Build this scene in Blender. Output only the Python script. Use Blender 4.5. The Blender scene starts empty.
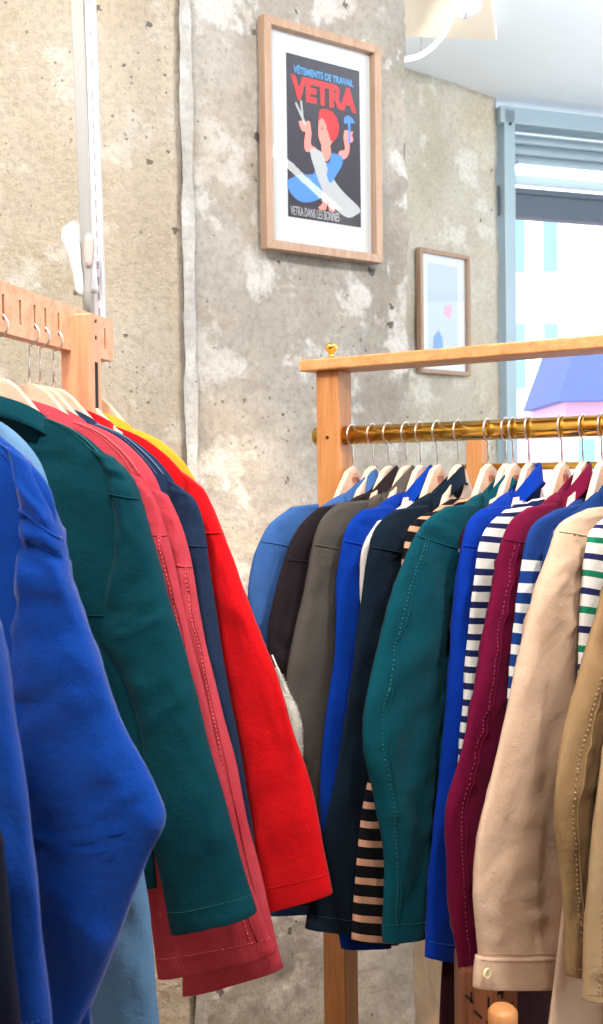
import bpy, bmesh, math, random
from mathutils import Vector, Matrix, noise
random.seed(7)
scene = bpy.context.scene
COL = scene.collection
PI = math.pi

# ------------------------------------------------------------------ camera
F = 1100.0
FL = -.17
CAMZ = 1.45
cam_d = bpy.data.cameras.new('camera'); cam = bpy.data.objects.new('camera', cam_d); COL.objects.link(cam)
scene.camera = cam
cam_d.sensor_fit = 'VERTICAL'; cam_d.sensor_height = 36.0; cam_d.lens = 36.0 * F / 1024.0
cam_d.clip_start = 0.05
PITCH, ROLL = math.radians(-1.67), math.radians(-0.75)
CAMM = Matrix.Translation((0, 0, CAMZ)) @ Matrix.Rotation(math.radians(90) + PITCH, 4, 'X') @ Matrix.Rotation(ROLL, 4, 'Z')
cam.matrix_world = CAMM
cam_d.dof.use_dof = True; cam_d.dof.focus_distance = 1.75; cam_d.dof.aperture_fstop = 9.0
O = Vector((0, 0, CAMZ)); R3 = CAMM.to_3x3()

def ray(px, py):
    return (R3 @ Vector(((px - 301.5) / F, (512 - py) / F, -1.0))).normalized()
def at(px, py, Y):
    d = ray(px, py); return O + d * (Y / d.y)
def on_z(px, py, z):
    d = ray(px, py); return O + d * ((z - CAMZ) / d.z)
def on_plane(px, py, P, d):
    n = Vector((d[1], -d[0], 0)); r = ray(px, py)
    return O + r * ((Vector(P) - O).dot(n) / r.dot(n))

# ------------------------------------------------------------------ light
scene.view_settings.view_transform = 'Standard'; scene.view_settings.look = 'None'
scene.view_settings.exposure = 0.12; scene.view_settings.gamma = 1.0
world = bpy.data.worlds.new('daylight'); scene.world = world; world.use_nodes = True
wb = world.node_tree.nodes['Background']; wb.inputs['Color'].default_value = (0.86, 0.94, 1.0, 1); wb.inputs['Strength'].default_value = 2.4

def area(name, loc, target, size, power, color):
    l = bpy.data.lights.new(name, 'AREA'); l.shape = 'RECTANGLE'; l.size, l.size_y = size; l.energy = power; l.color = color
    o = bpy.data.objects.new(name, l); COL.objects.link(o); o.location = loc
    o.rotation_euler = (Vector(target) - Vector(loc)).to_track_quat('-Z', 'Y').to_euler()
    return o
area('ceiling_lamp_front', (-0.5, 0.1, 2.98), (-0.2, 1.9, 1.2), (0.35, 0.35), 54, (1.0, 0.95, 0.89))
area('ceiling_lamp_right', (1.0, 1.0, 2.98), (0.3, 2.2, 1.2), (0.3, 0.3), 40, (1.0, 0.96, 0.92))
area('ceiling_lamp_left', (-0.9, 1.3, 2.98), (-0.6, 2.5, 1.9), (0.35, 0.35), 15, (1.0, 0.96, 0.91))
area('added_ceiling_fill', (1.7, 2.6, 2.2), (1.5, 3.2, 3.05), (0.6, 0.3), 24, (0.9, 0.96, 1.0))  # unseen lamp, added to brighten the ceiling
def spot(name, loc, target, power, color, ang=60):
    l = bpy.data.lights.new(name, 'SPOT'); l.energy = power; l.color = color; l.spot_size = math.radians(ang); l.spot_blend = .8; l.shadow_soft_size = .06
    o = bpy.data.objects.new(name, l); COL.objects.link(o); o.location = loc
    o.rotation_euler = (Vector(target) - Vector(loc)).to_track_quat('-Z', 'Y').to_euler()
spot('track_spot_rack', (0.35, 0.1, 2.9), (0.25, 1.8, 1.2), 75, (1.0, 0.9, 0.78), 50)
spot('added_low_wall_spot', (0.0, 2.25, 2.95), (-0.05, 2.80, -0.05), 480, (1.0, 0.78, 0.55), 26)  # unseen spot, added to give the lower wall a warm glow
area('ceiling_strip', (3.0, 1.9, 3.0), (2.9, 1.9, 1.0), (0.05, 2.6), 7, (1.0, 0.98, 0.95))

# ------------------------------------------------------------------ materials
def s2l(c):
    return tuple((v / 255 / 12.92) if v / 255 <= .04045 else ((v / 255 + .055) / 1.055) ** 2.4 for v in c) + (1,)
class NT:
    def __init__(s, name):
        s.m = bpy.data.materials.new(name); s.m.use_nodes = True; s.t = s.m.node_tree; s.N = s.t.nodes
        s.b = s.N['Principled BSDF']
    def n(s, typ, **k):
        x = s.N.new(typ)
        for a, v in k.items():
            if a.startswith('i_'):
                key = a[2:].replace('_', ' ')
                x.inputs[key].default_value = v
            else: setattr(x, a, v)
        return x
    def l(s, a, b): s.t.links.new(a, b)
    def mix(s, fac, a, b):
        x = s.n('ShaderNodeMixRGB')
        for i, v in ((0, fac), (1, a), (2, b)):
            if hasattr(v, 'links'): s.l(v, x.inputs[i])
            else: x.inputs[i].default_value = v
        return x.outputs[0]
    def ramp(s, fac, stops):
        x = s.n('ShaderNodeValToRGB'); e = x.color_ramp.elements
        e[0].position, e[0].color = stops[0]; e[1].position, e[1].color = stops[-1]
        for p, c in stops[1:-1]:
            q = e.new(p); q.color = c
        s.l(fac, x.inputs[0]); return x.outputs[0]
    def noise(s, vec, scale, detail=4, rough=.55):
        x = s.n('ShaderNodeTexNoise', i_Scale=scale, i_Detail=detail, i_Roughness=rough)
        if vec is not None: s.l(vec, x.inputs['Vector'])
        return x.outputs['Fac']
    def math(s, op, a, b=None):
        x = s.n('ShaderNodeMath', operation=op)
        for i, v in ((0, a), (1, b)):
            if v is None: continue
            if hasattr(v, 'links'): s.l(v, x.inputs[i])
            else: x.inputs[i].default_value = v
        return x.outputs[0]
    def bump(s, h, strength, dist, normal=None):
        x = s.n('ShaderNodeBump', i_Strength=strength, i_Distance=dist); s.l(h, x.inputs['Height'])
        if normal is not None: s.l(normal, x.inputs['Normal'])
        return x.outputs[0]
    def out(s, color=None, rough=None, normal=None, **k):
        if color is not None:
            if hasattr(color, 'links'): s.l(color, s.b.inputs['Base Color'])
            else: s.b.inputs['Base Color'].default_value = color
        if rough is not None:
            if hasattr(rough, 'links'): s.l(rough, s.b.inputs['Roughness'])
            else: s.b.inputs['Roughness'].default_value = rough
        if normal is not None: s.l(normal, s.b.inputs['Normal'])
        for a, v in k.items(): s.b.inputs[a.replace('_', ' ')].default_value = v
        return s.m
def W4(v): return (v, v, v, 1)

def mat_plain(name, c, rough=.6, **k): return NT(name).out(s2l(c), rough, **k)
def mat_emit(name, c, st):
    t = NT(name); t.b.inputs['Emission Color'].default_value = s2l(c); t.b.inputs['Emission Strength'].default_value = st
    t.b.inputs['Base Color'].default_value = s2l(c); return t.m

def mat_fabric(name, c, c2=None, sheen=.03, wear=.35, stripes=None, lines=900, rough=.92):
    t = NT(name); tc = t.n('ShaderNodeTexCoord'); ob = tc.outputs['Object']
    base = s2l(c)
    hi = s2l(c2) if c2 else tuple(min(1, v * 1.35 + .006) for v in base[:3]) + (1,)
    n1 = t.noise(ob, 9, 5, .6); n2 = t.noise(ob, 260, 3, .6)
    f = t.math('ADD', t.math('MULTIPLY', n1, .7), t.math('MULTIPLY', n2, .3))
    colr = t.mix(t.ramp(f, [(.38, W4(0)), (.66, W4(wear))]), base, hi)
    uv = t.n('ShaderNodeUVMap'); sep = t.n('ShaderNodeSeparateXYZ'); t.l(uv.outputs[0], sep.inputs[0])
    if stripes:                                   # period, duty, list of stripe colours, start, end (metres down the cloth)
        per, duty, cols, v0, v1 = stripes
        v = t.math('DIVIDE', t.math('SUBTRACT', sep.outputs[1], v0), per)
        fr = t.math('FRACT', v)
        on = t.math('LESS_THAN', fr, duty)
        on = t.math('MULTIPLY', on, t.math('GREATER_THAN', sep.outputs[1], v0))
        on = t.math('MULTIPLY', on, t.math('LESS_THAN', sep.outputs[1], v1))
        sc = s2l(cols[0])
        if len(cols) > 1:
            odd = t.math('GREATER_THAN', t.math('FRACT', t.math('DIVIDE', v, 2.0)), .5)
            sc = t.mix(odd, s2l(cols[0]), s2l(cols[1]))
        colr = t.mix(on, colr, sc)
    # diagonal twill weave and soft crumple
    mp = t.n('ShaderNodeMapping'); t.l(uv.outputs[0], mp.inputs[0]); mp.inputs['Rotation'].default_value = (0, 0, .9)
    wv = t.n('ShaderNodeTexWave', i_Scale=lines / 6.28, i_Distortion=1.5, i_Detail=1.0); t.l(mp.outputs[0], wv.inputs[0])
    nb = t.bump(wv.outputs['Fac'], .25, .0004)
    nb = t.bump(n2, .5, .0012, nb)
    cr = t.noise(ob, 22, 4, .65)
    nb = t.bump(cr, .4, .008, nb)
    t.b.inputs['Sheen Weight'].default_value = sheen; t.b.inputs['Sheen Roughness'].default_value = .45
    t.b.inputs['Specular IOR Level'].default_value = .12
    return t.out(colr, rough, nb)

def mat_wood(name, c1, c2, axis='X', scale=1.0, rough=.45):
    t = NT(name); tc = t.n('ShaderNodeTexCoord'); mp = t.n('ShaderNodeMapping'); t.l(tc.outputs['Object'], mp.inputs[0])
    s = [40 * scale] * 3; s['XYZ'.index(axis)] = 3 * scale; mp.inputs['Scale'].default_value = s
    n1 = t.noise(mp.outputs[0], 1.0, 6, .6); n2 = t.noise(mp.outputs[0], 4, 3, .6)
    f = t.math('ADD', t.math('MULTIPLY', n1, .7), t.math('MULTIPLY', n2, .3))
    c = t.ramp(f, [(.32, s2l(c2)), (.6, s2l(c1))])
    return t.out(c, rough, t.bump(f, .2, .001))

def mat_concrete(name, base, light, dark, warm=None, pits=1.0, plaster=0.0):
    t = NT(name); tc = t.n('ShaderNodeTexCoord'); ob = tc.outputs['Object']
    big = t.noise(ob, 2.2, 8, .62); mid = t.noise(ob, 7, 7, .65); fine = t.noise(ob, 60, 6, .7); gr = t.noise(ob, 320, 2, .6)
    c = t.mix(t.ramp(big, [(.35, W4(0)), (.62, W4(1))]), s2l(dark), s2l(base))
    c = t.mix(t.ramp(mid, [(.53, W4(0)), (.6, W4(.75))]), c, s2l(light))
    if warm: c = t.mix(t.ramp(t.noise(ob, 3.3, 5, .6), [(.48, W4(0)), (.68, W4(.6))]), c, s2l(warm))
    c = t.mix(t.ramp(fine, [(.3, W4(.35)), (.55, W4(0))]), c, s2l(tuple(v * .6 for v in dark)))
    vo = t.n('ShaderNodeTexVoronoi', i_Scale=17.0); t.l(ob, vo.inputs[0])
    nz = t.noise(ob, 90, 3, .6)
    dist = t.math('ADD', vo.outputs['Distance'], t.math('MULTIPLY', t.math('SUBTRACT', nz, .5), .5))
    sepc = t.n('ShaderNodeSeparateColor'); t.l(vo.outputs['Color'], sepc.inputs[0])
    rad = t.math('MULTIPLY', t.math('POWER', sepc.outputs[0], 5), .22 * pits)
    pit = t.math('LESS_THAN', dist, rad)
    c = t.mix(t.math('MULTIPLY', pit, .75), c, s2l(tuple(v * .35 for v in dark)))
    v2 = t.n('ShaderNodeTexVoronoi', i_Scale=62.0); t.l(ob, v2.inputs[0]); sp2 = t.n('ShaderNodeSeparateColor'); t.l(v2.outputs['Color'], sp2.inputs[0])
    msk = t.ramp(t.noise(ob, 4.5, 3, .5), [(.5, W4(0)), (.6, W4(1))])
    pit2 = t.math('LESS_THAN', t.math('ADD', v2.outputs['Distance'], t.math('MULTIPLY', t.math('SUBTRACT', nz, .5), .5)), t.math('MULTIPLY', t.math('MULTIPLY', t.math('POWER', sp2.outputs[0], 3), .34 * pits), msk))
    c = t.mix(t.math('MULTIPLY', pit2, .6), c, s2l(tuple(v * .45 for v in dark)))
    h = t.math('ADD', t.math('MULTIPLY', mid, .5), t.math('MULTIPLY', fine, .4 + plaster))
    h = t.math('SUBTRACT', h, t.math('MULTIPLY', t.math('MAXIMUM', pit, pit2), .8))
    nb = t.bump(h, .8, .012 + .01 * plaster)
    nb = t.bump(gr, .4 + plaster * .4, .002 + plaster * .003, nb)
    return t.out(c, .92, nb)

M = {}
M['wood'] = mat_wood('rack_oak', (214, 160, 104), (186, 126, 72), 'X', 1.0)
M['woodv'] = mat_wood('rack_oak_upright', (204, 142, 86), (172, 108, 58), 'Z', 1.0)
M['beech'] = mat_wood('beech_slats', (222, 170, 134), (196, 140, 104), 'X', 1.0)
M['beechv'] = mat_wood('beech_upright', (226, 160, 122), (205, 132, 96), 'Z', 1.0)
M['frame'] = mat_wood('frame_oak', (178, 148, 126), (156, 126, 104), 'Z', 1.6, .5)
M['hanger'] = mat_wood('hanger_beech', (236, 202, 178), (218, 176, 148), 'X', 1.2, .4)
M['brand'] = mat_plain('branded_mark', (150, 82, 70), .6)
M['disc'] = mat_wood('hanger_disc', (226, 178, 150), (208, 156, 128), 'X', 1.2, .5)
M['steel'] = mat_plain('hook_steel', (225, 222, 218), .28, Metallic=1.0)
t = NT('polished_brass'); tc = t.n('ShaderNodeTexCoord')
M['brass'] = t.out(t.mix(t.ramp(t.noise(tc.outputs['Object'], 12, 4), [(.4, W4(0)), (.7, W4(1))]), s2l((244, 200, 96)), s2l((214, 166, 70))), .18, None, Metallic=1.0)
M['white'] = mat_plain('white_plastic', (214, 213, 218), .35)
M['grey_metal'] = mat_plain('grey_painted_metal', (158, 157, 154), .45)
M['dark'] = mat_plain('dark_gap', (30, 26, 24), .9)
M['screw'] = mat_plain('screw_brass', (130, 104, 60), .4, Metallic=1.0)
M['concrete'] = mat_concrete('raw_grey_concrete', (176, 171, 164), (208, 206, 203), (144, 137, 128), (176, 163, 146), 1.0)
M['tan'] = mat_concrete('cream_rough_plaster', (214, 204, 188), (226, 219, 208), (198, 184, 162), None, .75, .6)
M['alcove'] = mat_concrete('alcove_concrete', (208, 203, 192), (222, 218, 209), (184, 175, 158), (196, 182, 156), .6)
M['strip'] = mat_concrete('pale_mortar', (190, 190, 189), (204, 204, 204), (158, 156, 152), None, .5)
M['ceiling'] = mat_plain('ceiling_paint', (232, 240, 246), .8)
M['panel'] = mat_plain('cream_ceiling_panel', (246, 234, 216), .7)
M['floor'] = mat_wood('floor_boards', (150, 120, 90), (120, 92, 66), 'Y', .5, .5)
M['shutter'] = mat_plain('galvanised_shutter', (158, 176, 186), .4, Metallic=.5)
M['winframe'] = mat_plain('grey_blue_window_frame', (164, 184, 196), .45, Metallic=.3)
M['transom'] = mat_plain('dark_slate_transom', (86, 98, 112), .5)
M['tube'] = mat_emit('tube_light', (255, 250, 238), 3.0)
def mat_glass(name, ior=1.5):
    t = NT(name); out = t.N['Material Output']; tr = t.n('ShaderNodeBsdfTransparent'); gl = t.n('ShaderNodeBsdfGlossy', i_Roughness=0.0); fr = t.n('ShaderNodeFresnel', i_IOR=ior)
    mx = t.n('ShaderNodeMixShader'); ge = t.n('ShaderNodeNewGeometry'); t.l(t.math('MULTIPLY', fr.outputs[0], t.math('SUBTRACT', 1.0, ge.outputs['Backfacing'])), mx.inputs[0]); t.l(tr.outputs[0], mx.inputs[1]); t.l(gl.outputs[0], mx.inputs[2]); t.l(mx.outputs[0], out.inputs[0])
    return t.m
M['glass'] = mat_glass('clear_glass')
M['button'] = mat_plain('horn_button', (232, 214, 170), .3)

# ------------------------------------------------------------------ object helpers
def tag(o, label=None, cat=None, group=None, kind=None):
    if label: o['label'] = label
    if cat: o['category'] = cat
    if group: o['group'] = group
    if kind: o['kind'] = kind
    return o
def thing(name, loc, label, cat, group=None, rz=0.0):
    o = bpy.data.objects.new(name, None); COL.objects.link(o); o.location = loc; o.rotation_euler = (0, 0, rz); o.empty_display_size = .05
    return tag(o, label, cat, group)
def obj(name, verts, faces, m, parent=None, smooth=True, uvs=None, bevel=0.0, segs=2):
    """verts in world coordinates; re-expressed in the parent's frame"""
    me = bpy.data.meshes.new(name)
    if parent is not None:
        inv = (Matrix.Translation(parent.location) @ parent.rotation_euler.to_matrix().to_4x4()).inverted() if parent.parent is None else WM[parent.name].inverted()
    else:
        c = Vector((0, 0, 0))
        for v in verts: c += Vector(v)
        c /= max(1, len(verts)); c.z = min(Vector(v).z for v in verts)
        inv = Matrix.Translation(-c)
    me.from_pydata([inv @ Vector(v) for v in verts], [], faces); me.validate(clean_customdata=False)
    if uvs:
        ul = me.uv_layers.new(name='UVMap')
        for p in me.polygons:
            for li in p.loop_indices: ul.data[li].uv = uvs[me.loops[li].vertex_index]
    bm = bmesh.new(); bm.from_mesh(me); bmesh.ops.recalc_face_normals(bm, faces=bm.faces); bm.to_mesh(me); bm.free()
    for p in me.polygons: p.use_smooth = smooth
    me.materials.append(m)
    o = bpy.data.objects.new(name, me); COL.objects.link(o)
    if parent is None: o.location = c; WM[o.name] = Matrix.Translation(c)
    else: o.parent = parent; WM[o.name] = inv.inverted()
    if bevel:
        b = o.modifiers.new('bevel', 'BEVEL'); b.width = bevel; b.segments = segs; b.limit_method = 'ANGLE'
    return o
WM = {}
def basis(d):
    d = Vector(d).normalized(); n = Vector((d.y, -d.x, 0)); return d, n
class MB:
    def __init__(s): s.v = []; s.f = []
    def box(s, c, half, dx=(1, 0, 0), dy=(0, 1, 0), dz=(0, 0, 1)):
        c = Vector(c); dx, dy, dz = Vector(dx), Vector(dy), Vector(dz); b = len(s.v)
        for i in (-1, 1):
            for j in (-1, 1):
                for k in (-1, 1): s.v.append(c + dx * half[0] * i + dy * half[1] * j + dz * half[2] * k)
        s.f += [tuple(b + q for q in f) for f in ((0, 1, 3, 2), (4, 6, 7, 5), (0, 4, 5, 1), (2, 3, 7, 6), (0, 2, 6, 4), (1, 5, 7, 3))]
        return s
    def prism(s, poly, off):                      # poly: closed list of points, off: extrusion vector
        b = len(s.v); n = len(poly); off = Vector(off)
        s.v += [Vector(p) for p in poly] + [Vector(p) + off for p in poly]
        s.f.append(tuple(b + i for i in range(n))[::-1]); s.f.append(tuple(b + n + i for i in range(n)))
        for i in range(n):
            j = (i + 1) % n; s.f.append((b + i, b + j, b + n + j, b + n + i))
        return s
    def tube(s, pts, r, seg=10, closed=False):
        pts = [Vector(p) for p in pts]; b = len(s.v); n = len(pts); up = None
        rr = r if isinstance(r, (list, tuple)) else [r] * n
        for i, p in enumerate(pts):
            a = pts[i - 1] if (i or closed) else pts[0]; c = pts[(i + 1) % n] if (i < n - 1 or closed) else pts[-1]
            t = (c - a); t = t.normalized() if t.length > 1e-9 else Vector((0, 0, 1))
            if up is None: up = t.orthogonal().normalized()
            up = (up - t * up.dot(t)); up = up.normalized() if up.length > 1e-6 else t.orthogonal().normalized()
            w = t.cross(up)
            for k in range(seg):
                an = 2 * PI * k / seg; s.v.append(p + (up * math.cos(an) + w * math.sin(an)) * rr[i])
        for i in range(n if closed else n - 1):
            for k in range(seg):
                k2 = (k + 1) % seg; i2 = (i + 1) % n
                s.f.append((b + i * seg + k, b + i * seg + k2, b + i2 * seg + k2, b + i2 * seg + k))
        if not closed:
            s.f.append(tuple(b + k for k in range(seg))[::-1]); s.f.append(tuple(b + (n - 1) * seg + k for k in range(seg)))
        return s
    def lathe(s, c, prof, axis=(0, 0, 1), seg=24):
        ax = Vector(axis).normalized(); u = ax.orthogonal().normalized(); w = ax.cross(u); b = len(s.v); c = Vector(c)
        for r, h in prof:
            for k in range(seg):
                a = 2 * PI * k / seg; s.v.append(c + ax * h + (u * math.cos(a) + w * math.sin(a)) * r)
        for i in range(len(prof) - 1):
            for k in range(seg):
                k2 = (k + 1) % seg; s.f.append((b + i * seg + k, b + i * seg + k2, b + (i + 1) * seg + k2, b + (i + 1) * seg + k))
        s.f.append(tuple(b + k for k in range(seg))[::-1]); s.f.append(tuple(b + (len(prof) - 1) * seg + k for k in range(seg)))
        return s
    def build(s, name, m, parent=None, smooth=False, bevel=0.0, segs=2):
        return obj(name, s.v, s.f, m, parent, smooth, None, bevel, segs)

def text_obj(body, name, m, parent, origin, dx, dz, height, width=None, bold=0.0, extrude=0.0004):
    cu = bpy.data.curves.new(name, 'FONT'); cu.body = body; cu.extrude = extrude; cu.offset = bold; cu.align_x = 'CENTER'; cu.align_y = 'CENTER'; cu.size = 1.0
    tmp = bpy.data.objects.new('tmp', cu); COL.objects.link(tmp); bpy.context.view_layer.update()
    me = bpy.data.meshes.new_from_object(tmp.evaluated_get(bpy.context.evaluated_depsgraph_get()))
    xs = [v.co.x for v in me.vertices]; ys = [v.co.y for v in me.vertices]
    cx, cy = (min(xs) + max(xs)) / 2, (min(ys) + max(ys)) / 2
    sy = height / (max(ys) - min(ys)); sx = (width / (max(xs) - min(xs))) if width else sy
    dx, dz = Vector(dx).normalized(), Vector(dz).normalized(); n = dx.cross(dz)
    vs = [Vector(origin) + dx * ((v.co.x - cx) * sx) + dz * ((v.co.y - cy) * sy) + n * (v.co.z) for v in me.vertices]
    fs = [tuple(p.vertices) for p in me.polygons]
    bpy.data.objects.remove(tmp); bpy.data.curves.remove(cu)
    return obj(name, vs, fs, m, parent, False)

# ------------------------------------------------------------------ room
GD = Vector((1.41, 1, 0)).normalized()                       # grey pillar face direction
GP = Vector((-.268, 2.68, 0)); GQ = Vector((.309, 3.09, 0))
RD = Vector((.32, .27, 0)).normalized()                      # alcove wall direction
RC = Vector((.847, 4.69, 0)); RA = RC - RD * 1.6
WD = Vector((.944, .33, 0)).normalized(); WE = RC + WD * 2.6
ZC = 3.05
def wall(name, A, B, z0, z1, thick, m, disp=0.006, res=.02, side=1, edge_rough=(0, 0)):
    """upright slab with a gently uneven face"""
    A, B = Vector(A), Vector(B); d = (B - A); L = d.length; d.normalize(); n = Vector((d.y, -d.x, 0)) * side
    nx = max(2, int(L / res)); nz = max(2, int((z1 - z0) / res)); vs = []; fs = []
    for j in range(nz + 1):
        for i in range(nx + 1):
            z = z0 + (z1 - z0) * j / nz; x = L * i / nx
            if i == nx and edge_rough[1]: x -= abs(noise.noise(Vector((z * 9, 3.3, 0)))) * edge_rough[1] + abs(noise.noise(Vector((z * 31, 1.3, 0)))) * edge_rough[1] * .5
            p = A + d * x + Vector((0, 0, z))
            h = noise.fractal(p * 3, 1.0, 2.0, 4) * disp + noise.noise(p * 22) * disp * .35
            vs.append(p + n * h)
    for j in range(nz):
        for i in range(nx):
            a = j * (nx + 1) + i; fs.append((a, a + 1, a + nx + 2, a + nx + 1))
    b = len(vs)
    vs += [A - n * thick + Vector((0, 0, z0)), B - n * thick + Vector((0, 0, z0)), B - n * thick + Vector((0, 0, z1)), A - n * thick + Vector((0, 0, z1))]
    bot = list(range(0, nx + 1)); top = [nz * (nx + 1) + i for i in range(nx + 1)]
    lef = [j * (nx + 1) for j in range(nz + 1)]; rig = [j * (nx + 1) + nx for j in range(nz + 1)]
    fs.append(tuple([b, b + 1] + bot[::-1])); fs.append(tuple([b + 3] + top + [b + 2]))
    fs.append(tuple([b + 3, b] + lef)); fs.append(tuple([b + 1, b + 2] + rig[::-1])); fs.append((b, b + 3, b + 2, b + 1))
    return tag(obj(name, vs, fs, m), kind='structure')
wall('wall_pillar', GP, GQ, FL, ZC, .28, M['concrete'], .012, .012, 1, (0, .02))
TL = Vector((-1.6, 2.5, 0)); TR = GP + Vector((.0, .0, 0))
wall('wall_left', TL, TR - Vector((.012, 0, 0)), FL, ZC, .2, M['tan'], .008, .02)
wall('wall_alcove', RA, RC, FL, ZC, .15, M['alcove'], .012, .03)
# pale mortar strip down the corner between plaster and concrete
sp = []
mbs = MB(); pts = []
d0 = (GP - TL).normalized()
for k in range(162):
    z = FL + k * .02
    w = .0125 + .008 * noise.noise(Vector((z * 7, 0, 0))) + .004 * noise.noise(Vector((z * 21, 4, 0)))
    mbs_c = GP + Vector((.004, -.008, z)); pts.append((mbs_c, w))
vs, fs = [], []
for i, (c, w) in enumerate(pts):
    vs += [c - d0 * w, c - d0 * w + Vector((0, -.012, 0)), c + GD * w * 1.1 + Vector((.004, -.014, 0)), c + GD * w * 1.25, c + Vector((0, .02, 0))]
for i in range(len(pts) - 1):
    for k in range(5):
        k2 = (k + 1) % 5; fs.append((i * 5 + k, i * 5 + k2, (i + 1) * 5 + k2, (i + 1) * 5 + k))
tag(obj('trim_1', vs, fs, M['strip'], None, False), kind='structure')
tag(MB().box((.8, 1.3, FL - .05), (2.7, 4.4, .05)).build('floor', M['floor']), kind='structure')
tag(MB().box((.8, 1.3, ZC + .05), (2.7, 4.5, .05)).build('ceiling', M['ceiling']), kind='structure')
M['paint'] = mat_plain('off_white_paint', (236, 230, 220), .85)
tag(MB().box((.8, -3.1, (ZC + FL) / 2), (2.7, .08, (ZC - FL) / 2)).build('wall_back', M['paint']), kind='structure')
tag(MB().box((-1.7, -.25, (ZC + FL) / 2), (.08, 2.8, (ZC - FL) / 2)).build('wall_side', M['paint']), kind='structure')
rw = MB()
for c, hf in (((3.42, 1.25, (FL + .8) / 2), (.08, 4.35, (.8 - FL) / 2)), ((3.42, 1.25, 2.86), (.08, 4.35, .19)), ((3.42, -2.4, 1.735), (.08, .7, .935)), ((3.42, 5.15, 1.735), (.08, .45, .935))): rw.box(c, hf)
tag(rw.build('wall_right', M['paint']), kind='structure')
w2f = MB()
for y in (-1.68, .4, 2.55, 4.68): w2f.box((3.42, y, 1.735), (.05, .03, .935))
for z in (.83, 2.64): w2f.box((3.42, 1.5, z), (.045, 3.18, .03))
w2o = w2f.build('window_2', M['transom'], None, False, .003); tag(w2o, kind='structure')
for y in (-.64, 1.475, 3.615): MB().box((3.42, y, 1.735), (.003, 1.05, .9)).build('pane', M['glass'], w2o)

# window wall ------------------------------------------------------------
WN = Vector((WD.y, -WD.x, 0))                                # towards the room
def wp(s, z, out=0.0): return RC + WD * s + Vector((0, 0, z)) + WN * out
def pz(px, py):
    p = on_plane(px, py, RC, WD); return (p - RC).dot(WD), p.z
tag(MB().box(wp(1.3, (.8 + FL) / 2, -.1), (1.3, .1, (.8 - FL) / 2), WD, WN).build('wall_window_sill', M['alcove']), kind='structure')
s0, ztop = pz(501, 109); s1, _ = pz(510, 300)
wf = MB()
wf.box(wp(s0 + .025, 1.9, -.02), (.026, .05, 1.1), WD, WN)
wf.box(wp(1.3, ztop - .03, -.02), (1.3, .05, .035), WD, WN)
wf.box(wp(1.3, .83, -.02), (1.3, .05, .035), WD, WN)
wfo = wf.build('window_1', M['winframe'], None, False, .004); tag(wfo, kind='structure')
_, za = pz(530, 128); _, zb = pz(530, 160); _, zt0 = pz(530, 187); _, zt1 = pz(530, 216)
sm = MB()
sl = wp(1.3, (za + zb) / 2, -.075)
nsl = 3; hh = (za - zb) / nsl
for k in range(nsl):
    c = zb + hh * (k + .5)
    poly = []
    for q in range(9):
        a = -PI / 2 + PI * q / 8; poly.append(wp(s0 + .06, c + math.sin(a) * hh * .5, -.09 + math.cos(a) * .014))
    poly += [wp(s0 + .06, c + hh * .5, -.11), wp(s0 + .06, c - hh * .5, -.11)]
    sm.prism(poly, WD * 2.5)
sm.build('shutter_slats', M['shutter'], wfo)
MB().box(wp(1.3, (zt0 + zt1) / 2, -.05), (1.3 - s0 / 2, .03, (zt0 - zt1) / 2), WD, WN).box(wp(1.3, zt0 - .022, -.02), (1.28, .012, .006), WD, WN).build('transom', M['transom'], wfo, False, .003)
MB().box(wp(1.3, (zb + zt0) / 2 - .0, -.10), (1.25, .01, .02), WD, WN).build('shutter_guide', M['winframe'], wfo)
MB().box(wp(1.3, (ztop + zt1) / 2 - .6, -.06), (1.24, .003, 1.1), WD, WN).build('pane', M['glass'], wfo)
MB().lathe(wp(s0 + .025, pz(505, 126)[1], .032), [(.006, 0), (.006, .004), (.003, .006)], WN, 12).build('bolt', M['dark'], wfo)
# glowing bar in place of a light tube's reflection below the shutter
a_, b_ = wp(s0 + .09, pz(520, 166)[1], -.03), wp(1.9, pz(520, 166)[1] - .0, -.03)
tl = thing('tube_reflection', a_, 'white glowing bar for the reflection of a light tube under the grey roller shutter of the shop window', 'light')
MB().tube([a_, b_], .014, 12).build('tube', M['tube'], tl, True)
MB().box((a_ + b_) / 2 + Vector((0, 0, .022)), ((b_ - a_).length / 2, .014, .007), WD, WN).build('bar_backing', M['winframe'], tl)

# street outside ---------------------------------------------------------
def building(name, px0, px1, py0, Y, m, mw, label, rows, cols, roof=None, depth=3):
    A = at(px0, 480, Y); B = at(px1, 480, Y); zt = at(px0, py0, Y).z
    b = thing(name, ((A.x + B.x) / 2, Y, 0), label, 'building')
    MB().box(((A.x + B.x) / 2, Y + depth / 2, zt / 2), ((B.x - A.x) / 2, depth / 2, zt / 2)).build('facade', m, b)
    if roof:
        w = (B.x - A.x) / 2
        MB().prism([(A.x - .1, Y - .15, zt), (B.x + .1, Y - .15, zt), (B.x - w * .4, Y + .6, zt + roof[1]), (A.x + w * .4, Y + .6, zt + roof[1])], (0, depth * .5, 0)).build('roof', roof[0], b)
    for r in range(rows):
        for c in range(cols):
            x = A.x + (B.x - A.x) * (c + .5) / cols; z = .9 + (zt - .9) * (r + .45) / rows
            w = (B.x - A.x) / cols * .22; h = (zt - .9) / rows * .28
            f = MB().box((x, Y - .02, z), (w + .06, .03, h + .06)).build('window', mw, b)
            MB().box((x, Y - .055, z), (w, .006, h)).build('pane', M_pane, f)
    return b
M_pane = mat_plain('pale_street_pane', (130, 190, 210), .4)
M_bw = mat_plain('white_facade', (255, 255, 255), .9); M_bp = mat_plain('pink_facade', (236, 176, 205), .9); M_roof = mat_plain('slate_blue_roof', (72, 90, 160), .8)
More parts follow.
